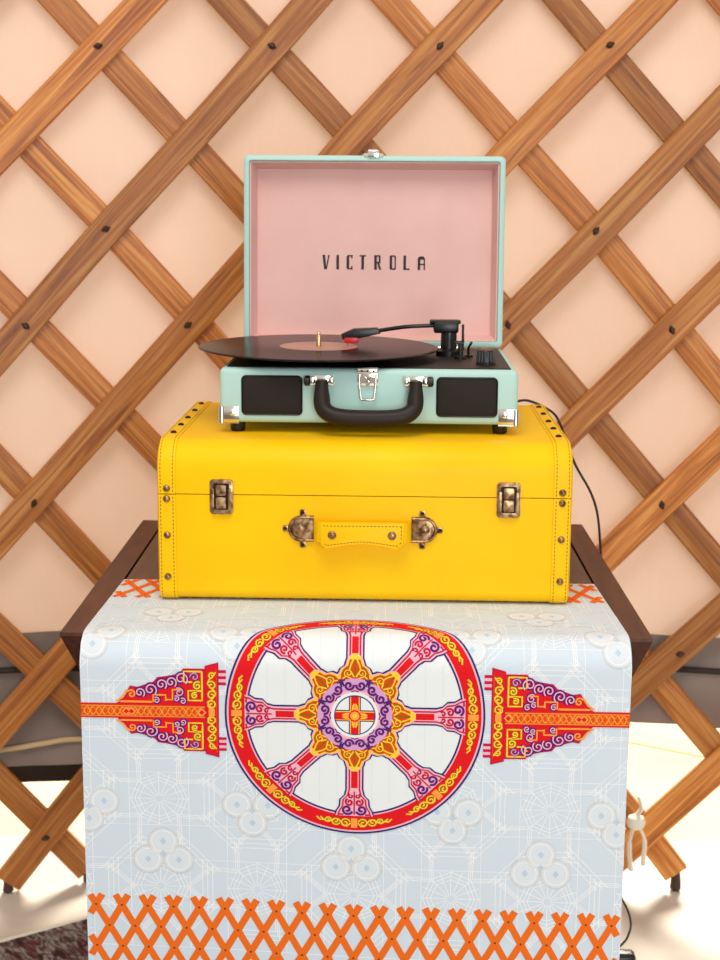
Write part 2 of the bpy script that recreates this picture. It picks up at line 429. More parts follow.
for sx in (-1, 1):
    for sy in (-1, 1):
        bm = bm_new(); zb = .0085 if sx < 0 else 0.0005
        xt, yt = sx*(hx-.078), sy*(hy-.078); xb, yb = sx*(hx-.09), sy*(hy-.09)
        a = [bm.verts.new((xt+p*.02, yt+q*.02, ZT_-.02)) for p, q in ((-1, -1), (1, -1), (1, 1), (-1, 1))]
        b = [bm.verts.new((xb+p*.014, yb+q*.014, zb)) for p, q in ((-1, -1), (1, -1), (1, 1), (-1, 1))]
        bm.faces.new(a); bm.faces.new(b[::-1])
        for i in range(4): bm.faces.new((a[i], a[(i+1) % 4], b[(i+1) % 4], b[i]))
        obj('leg', bm, M_table, table, 30)

# ------------------------------------------------------------------ printed cloth
def cm(name, rgb):
    m = mat(name, rgb, .85, spec=.15); n = noise(m, 700, 2); bump(m, n.outputs['Fac'], .15, .0004); return m
PAL = {}; PMATS = []
for nme, rgb in (('base', (210, 224, 235)), ('line', (246, 248, 249)), ('cream', (222, 214, 206)), ('blue', (190, 211, 230)), ('white', (232, 238, 240)),
                 ('red', (224, 26, 34)), ('crimson', (196, 28, 70)), ('pink', (240, 184, 200)), ('lav', (212, 164, 210)), ('navy', (48, 44, 112)),
                 ('purple', (104, 26, 112)), ('gold', (252, 208, 60)), ('orange', (238, 112, 30)), ('olive', (126, 108, 14)), ('dkor', (222, 74, 22)),
                 ('brown', (120, 52, 16)), ('lorange', (252, 160, 70)), ('tint', (220, 229, 236))):
    PAL[nme] = len(PMATS); PMATS.append(cm('print_'+nme, rgb))
ZC = .0012                                     # cloth lies this far above the table top
FY = 1.511-1.82                                # hanging front, in the table's own frame
FR_ = .032
VC = .5485-.466+ZC                             # cloth top above the wheel centre
A0 = -(VC-FR_); A1 = A0-FR_*PI/2
def S(u, v):
    wv = .0020*math.sin(u*11+.6)+.0006*math.sin(u*23+v*7)
    amp = sst(-.05, .12, v); nrm = None
    if v >= A0: p = Vector((u, FY, ZT_+ZC-FR_-(v-A0))); nrm = Vector((0, -1, 0))
    elif v >= A1:
        a = (A0-v)/FR_; nrm = Vector((0, -math.cos(a), math.sin(a)))
        p = Vector((u, FY+FR_, ZT_+ZC-FR_))+nrm*FR_
    else: p = Vector((u, FY+FR_+(A1-v), ZT_+ZC)); nrm = Vector((0, 0, 1))
    p = p+nrm*(wv*amp+.001*amp)
    if v < A1: p.x *= 1-.10*max(0, A1-v-.01)
    return p, nrm
cb = bm_new()
HW, V0, V1 = .2975, -.318, .306
DEC = 1.3e-4
def skew(x, y):
    y2 = y*1.04 if y > 0 else (y*.96 if y > -.15 else y+.006)
    return x, -y2+x*(.008+.105*max(0, -y2))
JIT = [0]
def put(x, y, layer):
    layer += (JIT[0] % 89)*.0095
    u, v = skew(x, y); u = max(-HW, min(HW, u)); p, n_ = S(u, v); return p+n_*(DEC*layer)
# sheet, front and back
nu, nv = 120, 220
for side in (0, 1):
    g = []
    for i in range(nu+1):
        row = []
        for k in range(nv+1):
            p, n_ = S(-HW+2*HW*i/nu, V0+(V1-V0)*k/nv); row.append(cb.verts.new(p-n_*.0007*side))
        g.append(row)
    for i in range(nu):
        for k in range(nv):
            q = (g[i][k], g[i][k+1], g[i+1][k+1], g[i+1][k]); cb.faces.new(q if side == 0 else q[::-1]).material_index = PAL['base']
def inside(x, y): u, v = skew(x, y); return -HW <= u <= HW and V0 <= v <= V1
def quads(L_, R_, layer, c):
    JIT[0] += 1
    A = [cb.verts.new(put(x, y, layer)) for x, y in L_]; B = [cb.verts.new(put(x, y, layer)) for x, y in R_]
    for i in range(len(A)-1):
        try: cb.faces.new((A[i], A[i+1], B[i+1], B[i])).material_index = PAL[c]
        except ValueError: pass
def dens(pts, step=.006):
    o = [pts[0]]
    for a, b in zip(pts, pts[1:]):
        n_ = max(1, int(math.hypot(b[0]-a[0], b[1]-a[1])/step))
        for k in range(1, n_+1): o.append((a[0]+(b[0]-a[0])*k/n_, a[1]+(b[1]-a[1])*k/n_))
    return o
def stroke(pts, wd, c, layer, step=.006, taper=0):
    pts = dens(pts, step); n_ = len(pts); l, r_ = [], []
    for i, (x, y) in enumerate(pts):
        ax, ay = pts[max(i-1, 0)]; bx, by = pts[min(i+1, n_-1)]
        d = math.hypot(bx-ax, by-ay) or 1e-9; nx_, ny_ = -(by-ay)/d, (bx-ax)/d
        ww = wd/2*(1-taper*i/max(1, n_-1)); l.append((x+nx_*ww, y+ny_*ww)); r_.append((x-nx_*ww, y-ny_*ww))
    quads(l, r_, layer, c)
def fill(pts, c, layer):
    JIT[0] += 1
    def tri_(p, q, r_):
        e = [(math.dist(p, q), p, q, r_), (math.dist(q, r_), q, r_, p), (math.dist(r_, p), r_, p, q)]
        d, A, B, C_ = max(e)
        if d > .014:
            M = ((A[0]+B[0])/2, (A[1]+B[1])/2); tri_(A, M, C_); tri_(M, B, C_); return
        try: cb.faces.new([cb.verts.new(put(*t, layer)) for t in (p, q, r_)]).material_index = PAL[c]
        except ValueError: pass
    for tri in tessellate_polygon([[Vector((x, y, 0)) for x, y in pts]]): tri_(*[tuple(pts[i]) for i in tri])
def ring(cx, cy, r0, r1, c, layer, seg=48, a0=0, a1=2*PI):
    quads([(cx+r0*math.cos(a0+(a1-a0)*i/seg), cy+r0*math.sin(a0+(a1-a0)*i/seg)) for i in range(seg+1)],
          [(cx+r1*math.cos(a0+(a1-a0)*i/seg), cy+r1*math.sin(a0+(a1-a0)*i/seg)) for i in range(seg+1)], layer, c)
def disc(cx, cy, r, c, layer, seg=48, rings=1):
    for k in range(rings): ring(cx, cy, r*k/rings+1e-5, r*(k+1)/rings, c, layer, seg)
def spiral(cx, cy, R, a0, turns, d=1, end=.15, n_=18):
    return [(cx+R*(1-(1-end)*t/n_)*math.cos(a0+d*turns*2*PI*t/n_), cy+R*(1-(1-end)*t/n_)*math.sin(a0+d*turns*2*PI*t/n_)) for t in range(n_+1)]
def xf(pts, ang, ox=0, oy=0):
    c, s = math.cos(ang), math.sin(ang); return [(ox+x*c-y*s, oy+x*s+y*c) for x, y in pts]
def band(prof, ang, c, layer, grow=0, across=4):
    """strip along a ray at angle ang; prof = [(r, halfwidth)]"""
    P = [prof[0]]
    for a, b in zip(prof, prof[1:]):
        n_ = max(1, int((b[0]-a[0])/.003))
        for k in range(1, n_+1): P.append((a[0]+(b[0]-a[0])*k/n_, a[1]+(b[1]-a[1])*k/n_))
    for j in range(across):
        f0, f1 = -1+2*j/across, -1+2*(j+1)/across
        quads(xf([(r_, f0*(h_+grow)) for r_, h_ in P], ang), xf([(r_, f1*(h_+grow)) for r_, h_ in P], ang), layer, c)
# faint woven line pattern
T_ = .0745
def faint(cx, cy, k):
    Ls = []
    h = T_
    for a in range(16):
        an = a*PI/8; Ls.append([(cx+.004*math.cos(an), cy+.004*math.sin(an)), (cx+h*.45*math.cos(an), cy+h*.45*math.sin(an))])
    for s in (.30, .36, .42, .72, .80, .88):
        q = [(cx+s*h*math.cos(a*PI/4+(PI/8 if s > .5 else 0)), cy+s*h*math.sin(a*PI/4+(PI/8 if s > .5 else 0))) for a in range(9)]
        if s > .5:
            for i in range(8):
                (x0, y0), (x1, y1) = q[i], q[i+1]
                mx_, my_ = (x0+x1)/2, (y0+y1)/2; e = .62
                if i % 2 == k % 2: Ls.append([(mx_+(x0-mx_)*1.35, my_+(y0-my_)*1.35), (mx_+(x1-mx_)*1.35, my_+(y1-my_)*1.35)])
                else: Ls.append([(x0, y0), (cx+(mx_-cx)*.55, cy+(my_-cy)*.55), (x1, y1)])
        else: Ls.append(q)
    for l in Ls: stroke_clip(l, .0008, 'line', 1)
    for s in (-1, 1):
        stroke_clip([(cx-h, cy+s*h), (cx+h, cy+s*h)], .0007, 'line', 1); stroke_clip([(cx+s*h, cy-h), (cx+s*h, cy+h)], .0007, 'line', 1)
def stroke_clip(pts, wd, c, layer):
    run = []
    for p in dens(pts, .004):
        if inside(*p): run.append(p)
        else:
            if len(run) > 1: stroke(run, wd, c, layer)
            run = []
    if len(run) > 1: stroke(run, wd, c, layer)
for i in range(-3, 4):
    for k in range(-3, 4):
        if -.235 < k*2*T_*.75 < .34: faint(i*2*T_*.72, k*2*T_*.72, i+k)
# pale trefoil cloud motifs
def trefoil(cx, cy, up):
    lobes = [(-.017, 0), (.017, 0), (0, up*.022)]
    for lx, ly in lobes:
        if not inside(cx+lx, cy+ly): continue
        for r_ in (.0165, .0125):
            stroke_clip([(cx+lx+r_*math.cos(a*PI/16), cy+ly+r_*math.sin(a*PI/16)) for a in range(33)], .0009, 'cream' if r_ > .015 else 'line', 3)
    for lx, ly in lobes:
        pts = [(cx+lx+.0155*math.cos(a*PI/16), cy+ly+.0155*math.sin(a*PI/16)) for a in range(32)]
        pts = [(max(-HW+.0005, min(HW-.0005, x)), y) for x, y in pts]
        if inside(cx+lx*.5, cy+ly): fill(pts, 'tint', 2)
    for lx, ly in lobes+[(0, up*.007)]:
        x, y = cx+lx, cy+ly
        if inside(x+.005, y) and inside(x-.005, y): fill([(x-.0035, y), (x, y-.0042), (x+.0035, y), (x, y+.0042)], 'blue', 3)
for x in (-.292, -.112, .108, .288): trefoil(x, -.112, -1)
for x in (-.211, -.003, .206): trefoil(x, -.182, 1)
for x in (-.285, -.128, .126, .283): trefoil(x, .094, -1); 
for x in (-.211, .206): trefoil(x, .165, -1)
# the wheel
disc(0, 0, .1185, 'white', 4.2, 72, 40)
for i in range(-5, 6):
    stroke([(x, y) for x, y in [(i*.019, -math.sqrt(.11**2-(i*.019)**2)), (i*.019, math.sqrt(.11**2-(i*.019)**2))]], .0006, 'tint', 5.2, .004)
ring(0, 0, .1160, .1412, 'navy', 6.2, 120)
ring(0, 0, .1180, .1390, 'pink', 7.2, 120)
for k in range(3): ring(0, 0, .1195+.0176*k/3, .1195+.0176*(k+1)/3, 'red', 8.2, 120)
spoke = [(.040, .0082), (.088, .0082), (.095, .010), (.1, .0148), (.108, .0155), (.114, .019), (.1195, .0205)]
petal = [(.030, .0145), (.038, .0165), (.045, .0168), (.051, .0138), (.054, .0090), (.060, .0072), (.066, .0020)]
for k in range(8):
    an = k*PI/4
    band(spoke, an, 'navy', 7.1, .0018); band(spoke, an, 'pink', 9.2, 0)
    band([(r_, h_-.0018) for r_, h_ in spoke], an, 'crimson', 10.2); band([(r_, h_-.0036) for r_, h_ in spoke], an, 'pink', 11.2); band([(.064, .0036), (.086, .0036)], an, 'red', 12.2)
    band(petal, an, 'navy', 8.5, .0034); band(petal, an, 'pink', 12.5, .0016)
    band(petal, an, 'gold', 13.5, .0002); band([(r_, max(.0004, h_-.0015)) for r_, h_ in petal[:-1]], an, 'dkor', 14.5)
    def lp(pts): return xf(pts, an)
    for s in (-1, 1):
        # petal scrolls
        stroke(lp(spiral(.046, s*.0072, .0056, s*2.4, 1.3, -s)), .0021, 'olive', 15.5, .003)
        stroke(lp(spiral(.046, s*.0072, .0048, s*2.4, 1.3, -s)), .0012, 'gold', 16.5, .003)
        stroke(lp([(.042, s*.001), (.050, s*.006), (.055, s*.0045), (.062, s*.001)]), .0017, 'gold', 16.5, .003)
        stroke(lp([(.040, s*.003), (.043, s*.010), (.040, s*.0135)]), .0014, 'gold', 16.5, .003)
        # spoke head scrolls
        stroke(lp(spiral(.1120, s*.0078, .0062, s*-1.2, 1.35, s)), .0034, 'lav', 12.4, .003)
        stroke(lp(spiral(.1120, s*.0078, .0062, s*-1.2, 1.35, s)), .0026, 'purple', 13.4, .003)
        stroke(lp(spiral(.1030, s*.0052, .0047, s*2.6, 1.25, -s)), .0024, 'crimson', 13.4, .003)
        stroke(lp(spiral(.0955, s*.0034, .0030, s*2.6, 1.0, -s)), .0020, 'crimson', 13.4, .003)
        stroke(lp([(.118, s*.012), (.1175, s*.018)]), .002, 'crimson', 13.4, .003)
    stroke(lp([(.090, 0), (.118, 0)]), .0016, 'crimson', 13.4, .003)
    stroke(lp([(.042, 0), (.060, 0)]), .0016, 'olive', 15.5, .003)
    # rim ornament: a pair of running scrolls about an orange bead
    rm = .1283
    def pol(pts): return [((rm+n_)*math.cos(an+s_/rm), (rm+n_)*math.sin(an+s_/rm)) for s_, n_ in pts]
    band([(.1225, .0035), (.134, .0035)], an, 'lorange', 11.5)
    for s in (-1, 1):
        for c_, R_, fl in ((.0100, .0056, 1), (.0205, .0050, -1), (.0290, .0038, 1)):
            sp = spiral(s*c_, fl*.0004, R_, (PI if s > 0 else 0)+.3*fl*s, 1.35, fl*s)
            stroke(pol(sp), .0026, 'olive', 9.4, .003); stroke(pol(sp), .0015, 'gold', 10.4, .003)
        wv_ = [(s*(.004+.0034*i), .0052*math.sin(i*1.02)*(1-.07*i)) for i in range(11)]
        stroke(pol(wv_), .0026, 'olive', 9.4, .003); stroke(pol(wv_), .0016, 'gold', 10.4, .003)
        stroke(pol([(s*.033, .001), (s*.0375, .0025), (s*.042, 0)]), .0018, 'gold', 10.4, .003)
# hub
ring(0, 0, .0225, .0405, 'lav', 17, 60)
ring(0, 0, .0255, .0285, 'pink', 18, 60)
for k in range(16):
    an = (k+.5)*PI/8; s = 1 if k % 2 else -1
    sp = xf(spiral(.0335, 0, .0054, (PI/2 if s > 0 else -PI/2), 1.3, s), an)
    stroke(sp, .0026, 'purple', 19, .003)
    stroke(xf([(.0335, -s*.0054), (.0395, -s*.0062), (.0405, -s*.0030)], an), .0018, 'navy', 19, .003)
for k in range(8):
    an = k*PI/4; stroke(xf([(.026, -.004), (.0275, 0), (.026, .004)], an), .0014, 'purple', 19, .003)
    an += PI/8; stroke(xf([(.036, 0), (.043, 0)], an), .0024, 'purple', 19, .003)
ring(0, 0, .0222, .0258, 'white', 19, 60)
disc(0, 0, .0225, 'navy', 20, 60, 4); disc(0, 0, .0212, 'white', 21, 60, 4)
for an in (0, PI/2, PI, 3*PI/2):
    band([(0, .0064), (.0214, .0064)], an, 'navy', 22); band([(0, .0052), (.0210, .0052)], an, 'gold', 23); band([(0, .0042), (.0210, .0042)], an, 'red', 24)
    disc(.0098*math.cos(an), .0098*math.sin(an), .0034, 'lorange', 25, 14)
    for s in (-1, 1): stroke(xf([(.0135, s*.0012), (.006, s*.0030)], an), .0011, 'gold', 26, .003)
disc(0, 0, .0050, 'lorange', 25, 20); disc(0, 0, .0026, 'gold', 26, 14)
# the two axle ends
for sx in (-1, 1):
    def mx2(pts, s=1): return [(sx*x, s*y) for x, y in pts]
    for s in (-1, 1):
        for k_, c in enumerate(('crimson', 'pink', 'crimson', 'pink', 'crimson')):
            y0 = .0315+.0033*k_; stroke(mx2([(.1395, y0), (.150, y0)], s), .0033, c, 4)
    plate = [(.1475, -.0545), (.1475, .0545), (.1625, .0505), (.1625, -.0505)]
    fill(mx2(plate), 'crimson', 6); fill(mx2([(x+(.0012 if x < .15 else -.0012), y*.965) for x, y in plate]), 'red', 7)
    stroke(mx2([(.150, -.048), (.150, .048)]), .0010, 'dkor', 8)
    for s in (-1, 1):
        for i in range(4):
            cy_ = .0085+.0105*i; R_ = .0052 if i < 3 else .0038; fl = 1 if i % 2 == 0 else -1
            sp = mx2(spiral(.1552, cy_, R_, fl*.4+(0 if fl > 0 else PI), 1.3, fl), s)
            stroke(sp, .0028, 'olive', 8, .003); stroke(sp, .0016, 'gold', 9, .003)
        wv_ = mx2([(.1552+.0045*math.sin(i*1.1), .003+.0041*i) for i in range(11)], s); stroke(wv_, .0015, 'gold', 9, .003)
    fill(mx2([(.1518, -.004), (.1552, -.0055), (.1586, -.004), (.1586, .004), (.1552, .0055), (.1518, .004)]), 'lorange', 9)
    head = [(.1625, .0475), (.186, .0475), (.1885, .0425), (.2005, .0395), (.214, .0375), (.2185, .0325), (.2355, .0265), (.2435, .0280), (.2495, .0180), (.2575, .0090), (.2635, .0072)]
    full = head+[(x, -y) for x, y in head[::-1]]
    fill(mx2(full), 'crimson', 5)
    inn = [(x if i == 0 else x-.0016, y-.0024) for i, (x, y) in enumerate(head)]; fill(mx2(inn+[(x, -y) for x, y in inn[::-1]]), 'red', 6)
    # central woven band out to the edge of the cloth
    bx = .2980
    fill(mx2([(.1625, -.0085), (.1625, .0085), (bx, .0085), (bx, -.0085)]), 'red', 7)
    fill(mx2([(.1625, -.0070), (.1625, .0070), (bx, .0070), (bx, -.0070)]), 'dkor', 8)
    for ph in (0, PI):
        stroke(mx2([(.164+i*.0011, .0045*math.sin(i*.0011/.0130*2*PI+ph)) for i in range(121)]), .0012, 'lorange', 9, .002)
        stroke(mx2([(.164+i*.0011, .0045*math.sin(i*.0011/.0087*2*PI+ph)) for i in range(121)]), .0008, 'orange', 9, .002)
    for s in (-1, 1): stroke(mx2([(.1625, .0058), (bx, .0058)], s), .0009, 'lorange', 10)
    for c_ in (.166, .2425, .248):
        fill(mx2([(c_-.005, 0), (c_, -.005), (c_+.005, 0), (c_, .005)]), 'lorange', 10); fill(mx2([(c_-.003, 0), (c_, -.003), (c_+.003, 0), (c_, .003)]), 'red', 11)
    for s in (-1, 1):
        # squared gold key pattern by the plate
        stroke(mx2([(.1655, .0445), (.1655, .013), (.1805, .013), (.1805, .0235), (.1655, .0235)], s), .0019, 'gold', 9)
        stroke(mx2([(.1655, .0445), (.1850, .0445), (.1850, .033), (.176, .033)], s), .0019, 'gold', 9)
        for cx_, cy_, R_ in ((.1705, .029, .0048), (.1735, .0185, .0038)):
            sp = mx2(spiral(cx_, cy_, R_, 2.2, 1.4, -1), s); stroke(sp, .0034, 'olive', 9, .003); stroke(sp, .0017, 'gold', 10, .003)
        sp = mx2(spiral(.1735, .0385, .0050, 0, 1.2, 1), s); stroke(sp, .0032, 'purple', 9, .003); stroke(sp, .0012, 'lav', 10, .003)
        # row of cloud scrolls along the stepped edge
        for cx_, cy_, R_ in ((.1880, .0365, .0074), (.1990, .0325, .0062), (.2095, .0300, .0062), (.2215, .0240, .0072), (.2330, .0205, .0056)):
            sp = mx2(spiral(cx_, cy_, R_, -2.3, 1.35, -1), s); stroke(sp, .0052, 'purple', 8, .003); stroke(sp, .0014, 'pink', 10, .003)
        for cx_, cy_, R_ in ((.1905, .0215, .0052), (.1865, .0120, .0036), (.2150, .0125, .0036), (.1935, .0145, .0034)):
            sp = mx2(spiral(cx_, cy_, R_, 1.0, 1.3, 1), s); stroke(sp, .0044, 'purple', 8, .003); stroke(sp, .0012, 'pink', 10, .003)
        stroke(mx2([(.2185, .0105), (.2185, .0185), (.2050, .0185), (.2050, .0120)], s), .0020, 'lorange', 11)
        stroke(mx2([(.2050, .0135), (.1975, .0135), (.1975, .0245), (.188, .0245)], s), .0020, 'lorange', 11)
        stroke(mx2([(.2200, .0108), (.2590, .0108), (.2520, .0150), (.2460, .0235)], s), .0022, 'lorange', 11)
        sp = mx2(spiral(.2420, .0190, .0048, .5, 1.3, 1), s); stroke(sp, .0018, 'lorange', 11, .003)
# orange lattice borders at both ends of the cloth
def border(y0, y1, top):
    hc, vc = .01435, .0255
    y_in = y0; sgn = -1 if y1 < y0 else 1
    for s in (-1, 1):
        for i in range(-36, 37):
            run = []
            n_ = 80
            for k in range(n_+1):
                y = y_in+(y1-y_in)*k/n_; x = i*2*hc+s*hc*((y-y_in)*sgn-.0125)/vc
                if abs(x) < HW-.0035: run.append((x, y))
                else:
                    if len(run) > 2: stroke(run, .0078, 'orange', 2 if s < 0 else 3)
                    run = []
            if len(run) > 2: stroke(run, .0078, 'orange', 2 if s < 0 else 3)
    j = 0; y = y_in+sgn*.0125
    while (y1-y)*sgn > 0:
        for i in range(-22, 23):
            x = i*2*hc+(hc if j % 2 else 0)
            if abs(x) < HW-.005: disc(x, y, .0013, 'brown', 4, 10)
        y += sgn*vc; j += 1
border(-.2270, -.311, 1)
border(.224, .3035, 0)
cloth = obj('printed_cloth', cb, PMATS, None, None)
cloth.data.polygons.foreach_set('use_smooth', [True]*len(cloth.data.polygons))
cloth.location = (0, 1.82, 0); cloth.rotation_euler = (0, 0, YAW)
tag(cloth, 'pale blue printed cloth with red wheel emblem hanging over the table front', 'tablecloth')

# ------------------------------------------------------------------ yellow suitcase
SW, SD, SH, SEAM = .4810, .370, .1875, .1265
SYAW = math.radians(-1.4)
suit = thing('suitcase', 'yellow leather suitcase with bronze latches lying on the printed cloth', 'suitcase', (.0092, 1.658+SD/2, ZT_+ZC+.0021), SYAW)
RT, RB = .034, .014
def rprof(i, lid, n_=8):
    y0, y1, z0, z1 = -SD/2+i, SD/2-i, i, SH-i
    pts = []
    if lid:
        zs = SEAM+.0005; r_ = RT-i; pts.append((y0, zs))
        for k in range(n_+1): a = PI-PI/2*k/n_; pts.append((y0+r_+r_*math.cos(a), z1-r_+r_*math.sin(a)))
        for k in range(n_+1): a = PI/2-PI/2*k/n_; pts.append((y1-r_+r_*math.cos(a), z1-r_+r_*math.sin(a)))
        pts.append((y1, zs))
    else:
        zs = SEAM-.0005; r_ = RB-i; pts.append((y1, zs))
        for k in range(n_+1): a = 0-PI/2*k/n_; pts.append((y1-r_+r_*math.cos(a), z0+r_+r_*math.sin(a)))
        for k in range(n_+1): a = -PI/2-PI/2*k/n_; pts.append((y0+r_+r_*math.cos(a), z0+r_+r_*math.sin(a)))
        pts.append((y0, zs))
    return pts
def loft(bm, stations, lid, mi=0):
    rings = [[bm.verts.new((x, y, z)) for y, z in rprof(i, lid)] for x, i in stations]
    n_ = len(rings[0])
    for A, B in zip(rings, rings[1:]):
        for k in range(n_): bm.faces.new((A[k], A[(k+1) % n_], B[(k+1) % n_], B[k])).material_index = mi
    bm.faces.new(rings[0]).material_index = mi; bm.faces.new(rings[-1]).material_index = mi
def rivet(parent, p, ax, sgn, r=.0042, m=None):
    bm = bm_new(); lathe(bm, [(r, 0), (r, sgn*.0007), (r*.82, sgn*.0019), (r*.4, sgn*.0027), (.0003, sgn*.0029)], p, 14, ax)
    return obj('rivet', bm, m or M_bronze, parent, 60)
halves = {}
for lid in (0, 1):
    e = SW/2
    bm = bm_new(); loft(bm, [(-e, .006), (-e+.0018, .0018), (-e+.006, 0), (e-.006, 0), (e-.0018, .0018), (e, .006)], lid)
    part = obj('lid' if lid else 'body', bm, M_yel, suit, 50); halves[lid] = part
    for sx in (-1, 1):
        bm = bm_new()
        xa, xb = sx*(e-.0016), sx*(e-.0225)
        o1 = -.0013
        loft(bm, [(xa, o1+.002), (xa-sx*.0008, o1+.0003), (xa-sx*.002, o1), (xb+sx*.0006, o1), (xb, o1+.0013)], lid)
        # stitching down both sides of the strip, on front, top and rounding
        pr = rprof(o1-.0002, lid); zpath = []
        for (ya, za), (yb, zb) in zip(pr, pr[1:]):
            d_ = math.hypot(yb-ya, zb-za)
            if d_ > 1e-6: zpath.append(((ya, za), (yb, zb), d_))
        tot = sum(q[2] for q in zpath)
        def along(s):
            for a, b, d_ in zpath:
                if s <= d_: return (a[0]+(b[0]-a[0])*s/d_, a[1]+(b[1]-a[1])*s/d_)
                s -= d_
            return b
        for xo in (.0046, .0190):
            s = .002
            while s < tot-.004:
                a, b = along(s), along(s+.0026); x = sx*(e-xo)
                q = [bm.verts.new((x+dx, y, z)) for dx, (y, z) in ((-.00045, a), (.00045, a), (.00045, b), (-.00045, b))]
                bm.faces.new(q).material_index = 1; s += .0045
        st = obj('edge_strip', bm, [M_yel, M_stitch], part, 50)
        yf = -SD/2-.0013; xr = sx*(e-.0118)
        for z in ((SEAM+.0068,) if lid else (SEAM-.0055, .078, .028)): rivet(part, (xr, yf, z), 'y', -1)
        if lid:
            for y in (-.125, -.065, -.005, .06, .125): rivet(part, (xr, y, SH+.0013), 'z', 1, .0038, M_bdark)
yf = -SD/2
def rrect(cx, cz, hw, hh, r_, n_=5):
    o = []
    for (qx, qz, a0) in ((1, 1, 0), (-1, 1, PI/2), (-1, -1, PI), (1, -1, 1.5*PI)):
        for k in range(n_+1):
            a = a0+PI/2*k/n_; o.append((cx+qx*(hw-r_)+r_*math.cos(a), cz+qz*(hh-r_)+r_*math.sin(a)))
    return o
for x in (-.1650, .1668):
    bm = bm_new(); zc = SEAM-.0025
    prism(bm, rrect(x, zc, .0135, .0205, .004), yf-.0022, yf+.001, 'y', bev=.0006)
    la = obj('latch', bm, M_bronze, suit, 40)
    bm = bm_new(); prism(bm, rrect(x, zc+.001, .0092, .0150, .002), yf-.0026, yf-.002, 'y')
    obj('recess', bm, M_bdark, la, 30)
    bm = bm_new()
    for s in (-1, 1): prism(bm, rrect(x+s*.0098, zc-.003, .0016, .0135, .0012), yf-.0056, yf-.002, 'y', bev=.0005)
    prism(bm, rrect(x, zc-.0165, .011, .0022, .0012), yf-.0056, yf-.002, 'y', bev=.0005)
    obj('latch_frame', bm, M_bronze, la, 30)
    bm = bm_new(); prism(bm, rrect(x, zc+.0085, .0058, .0062, .001), yf-.0062, yf-.002, 'y', bev=.0008)
    obj('catch', bm, M_bronze, la, 30)
    bm = bm_new(); prism(bm, rrect(x, zc-.0060, .0058, .0068, .001), yf-.0072, yf-.002, 'y', bev=.0008)
    obj('lever', bm, M_bronze, la, 30)
# handle and its two D-shaped mounts
hz = .0875
for sx, x0 in ((-1, -.0715), (1, .0690)):
    bm = bm_new()
    D = [(x0-sx*.0135, hz-.0155), (x0+sx*.001, hz-.0155)]+[(x0+sx*(.001+.0155*math.cos(a)), hz+.0155*math.sin(a)) for a in [(-PI/2+PI*k/14) for k in range(1, 14)]]+[(x0+sx*.001, hz+.0155), (x0-sx*.0135, hz+.0155)]
    prism(bm, D, yf-.0018, yf+.001, 'y', bev=.0005)
    for tx, tz in ((x0+sx*.0190, hz), (x0-sx*.001, hz+.019), (x0-sx*.001, hz-.019)):
        prism(bm, rrect(tx, tz, .0036, .0036, .0018), yf-.0014, yf+.001, 'y', bev=.0004)
    mo = obj('handle_mount', bm, M_bronze, suit, 40)
    bm = bm_new(); pts = [(x0-sx*.0135, yf-.003, hz+.0135)]+[(x0+sx*(.001+.0135*math.cos(a)), yf-.003, hz+.0135*math.sin(a)) for a in [(PI/2-PI*k/16) for k in range(17)]]+[(x0-sx*.0135, yf-.003, hz-.0135)]
    tube(bm, pts, .0017, 8); obj('raised_rim', bm, M_bronze, mo, 60)
    bm = bm_new(); lathe(bm, [(.0058, -.0018), (.0055, -.004), (.0035, -.0052), (.0005, -.0055)], (x0+sx*.002, yf, hz), 16, 'y'); obj('screw', bm, M_bronze, mo, 50)
    for tx, tz in ((x0+sx*.0195, hz), (x0-sx*.001, hz+.0195), (x0-sx*.001, hz-.0195)):
        bm = bm_new(); lathe(bm, [(.0022, -.0014), (.0014, -.0026), (.0002, -.0029)], (tx, yf, tz), 10, 'y')
        obj('tab_screw', bm, M_bdark, mo, 50)
hxc = -.0015
GH = .0485
up = [(-GH, .0140), (GH, .0140)]
low = []
for k in range(25):
    t = -1+2*k/24; x = GH*t
    z = -.0155+.0062*math.exp(-(t/.42)**2)-.0010*math.cos(t*PI*2)
    if abs(t) > .90: z += .006*((abs(t)-.90)/.10)**2
    low.append((x, z))
prof_h = [(hxc+x, hz-.003+z) for x, z in up+low[::-1]]
bm = bm_new(); prism(bm, prof_h, yf-.0195, yf-.0125, 'y', bev=.0022)
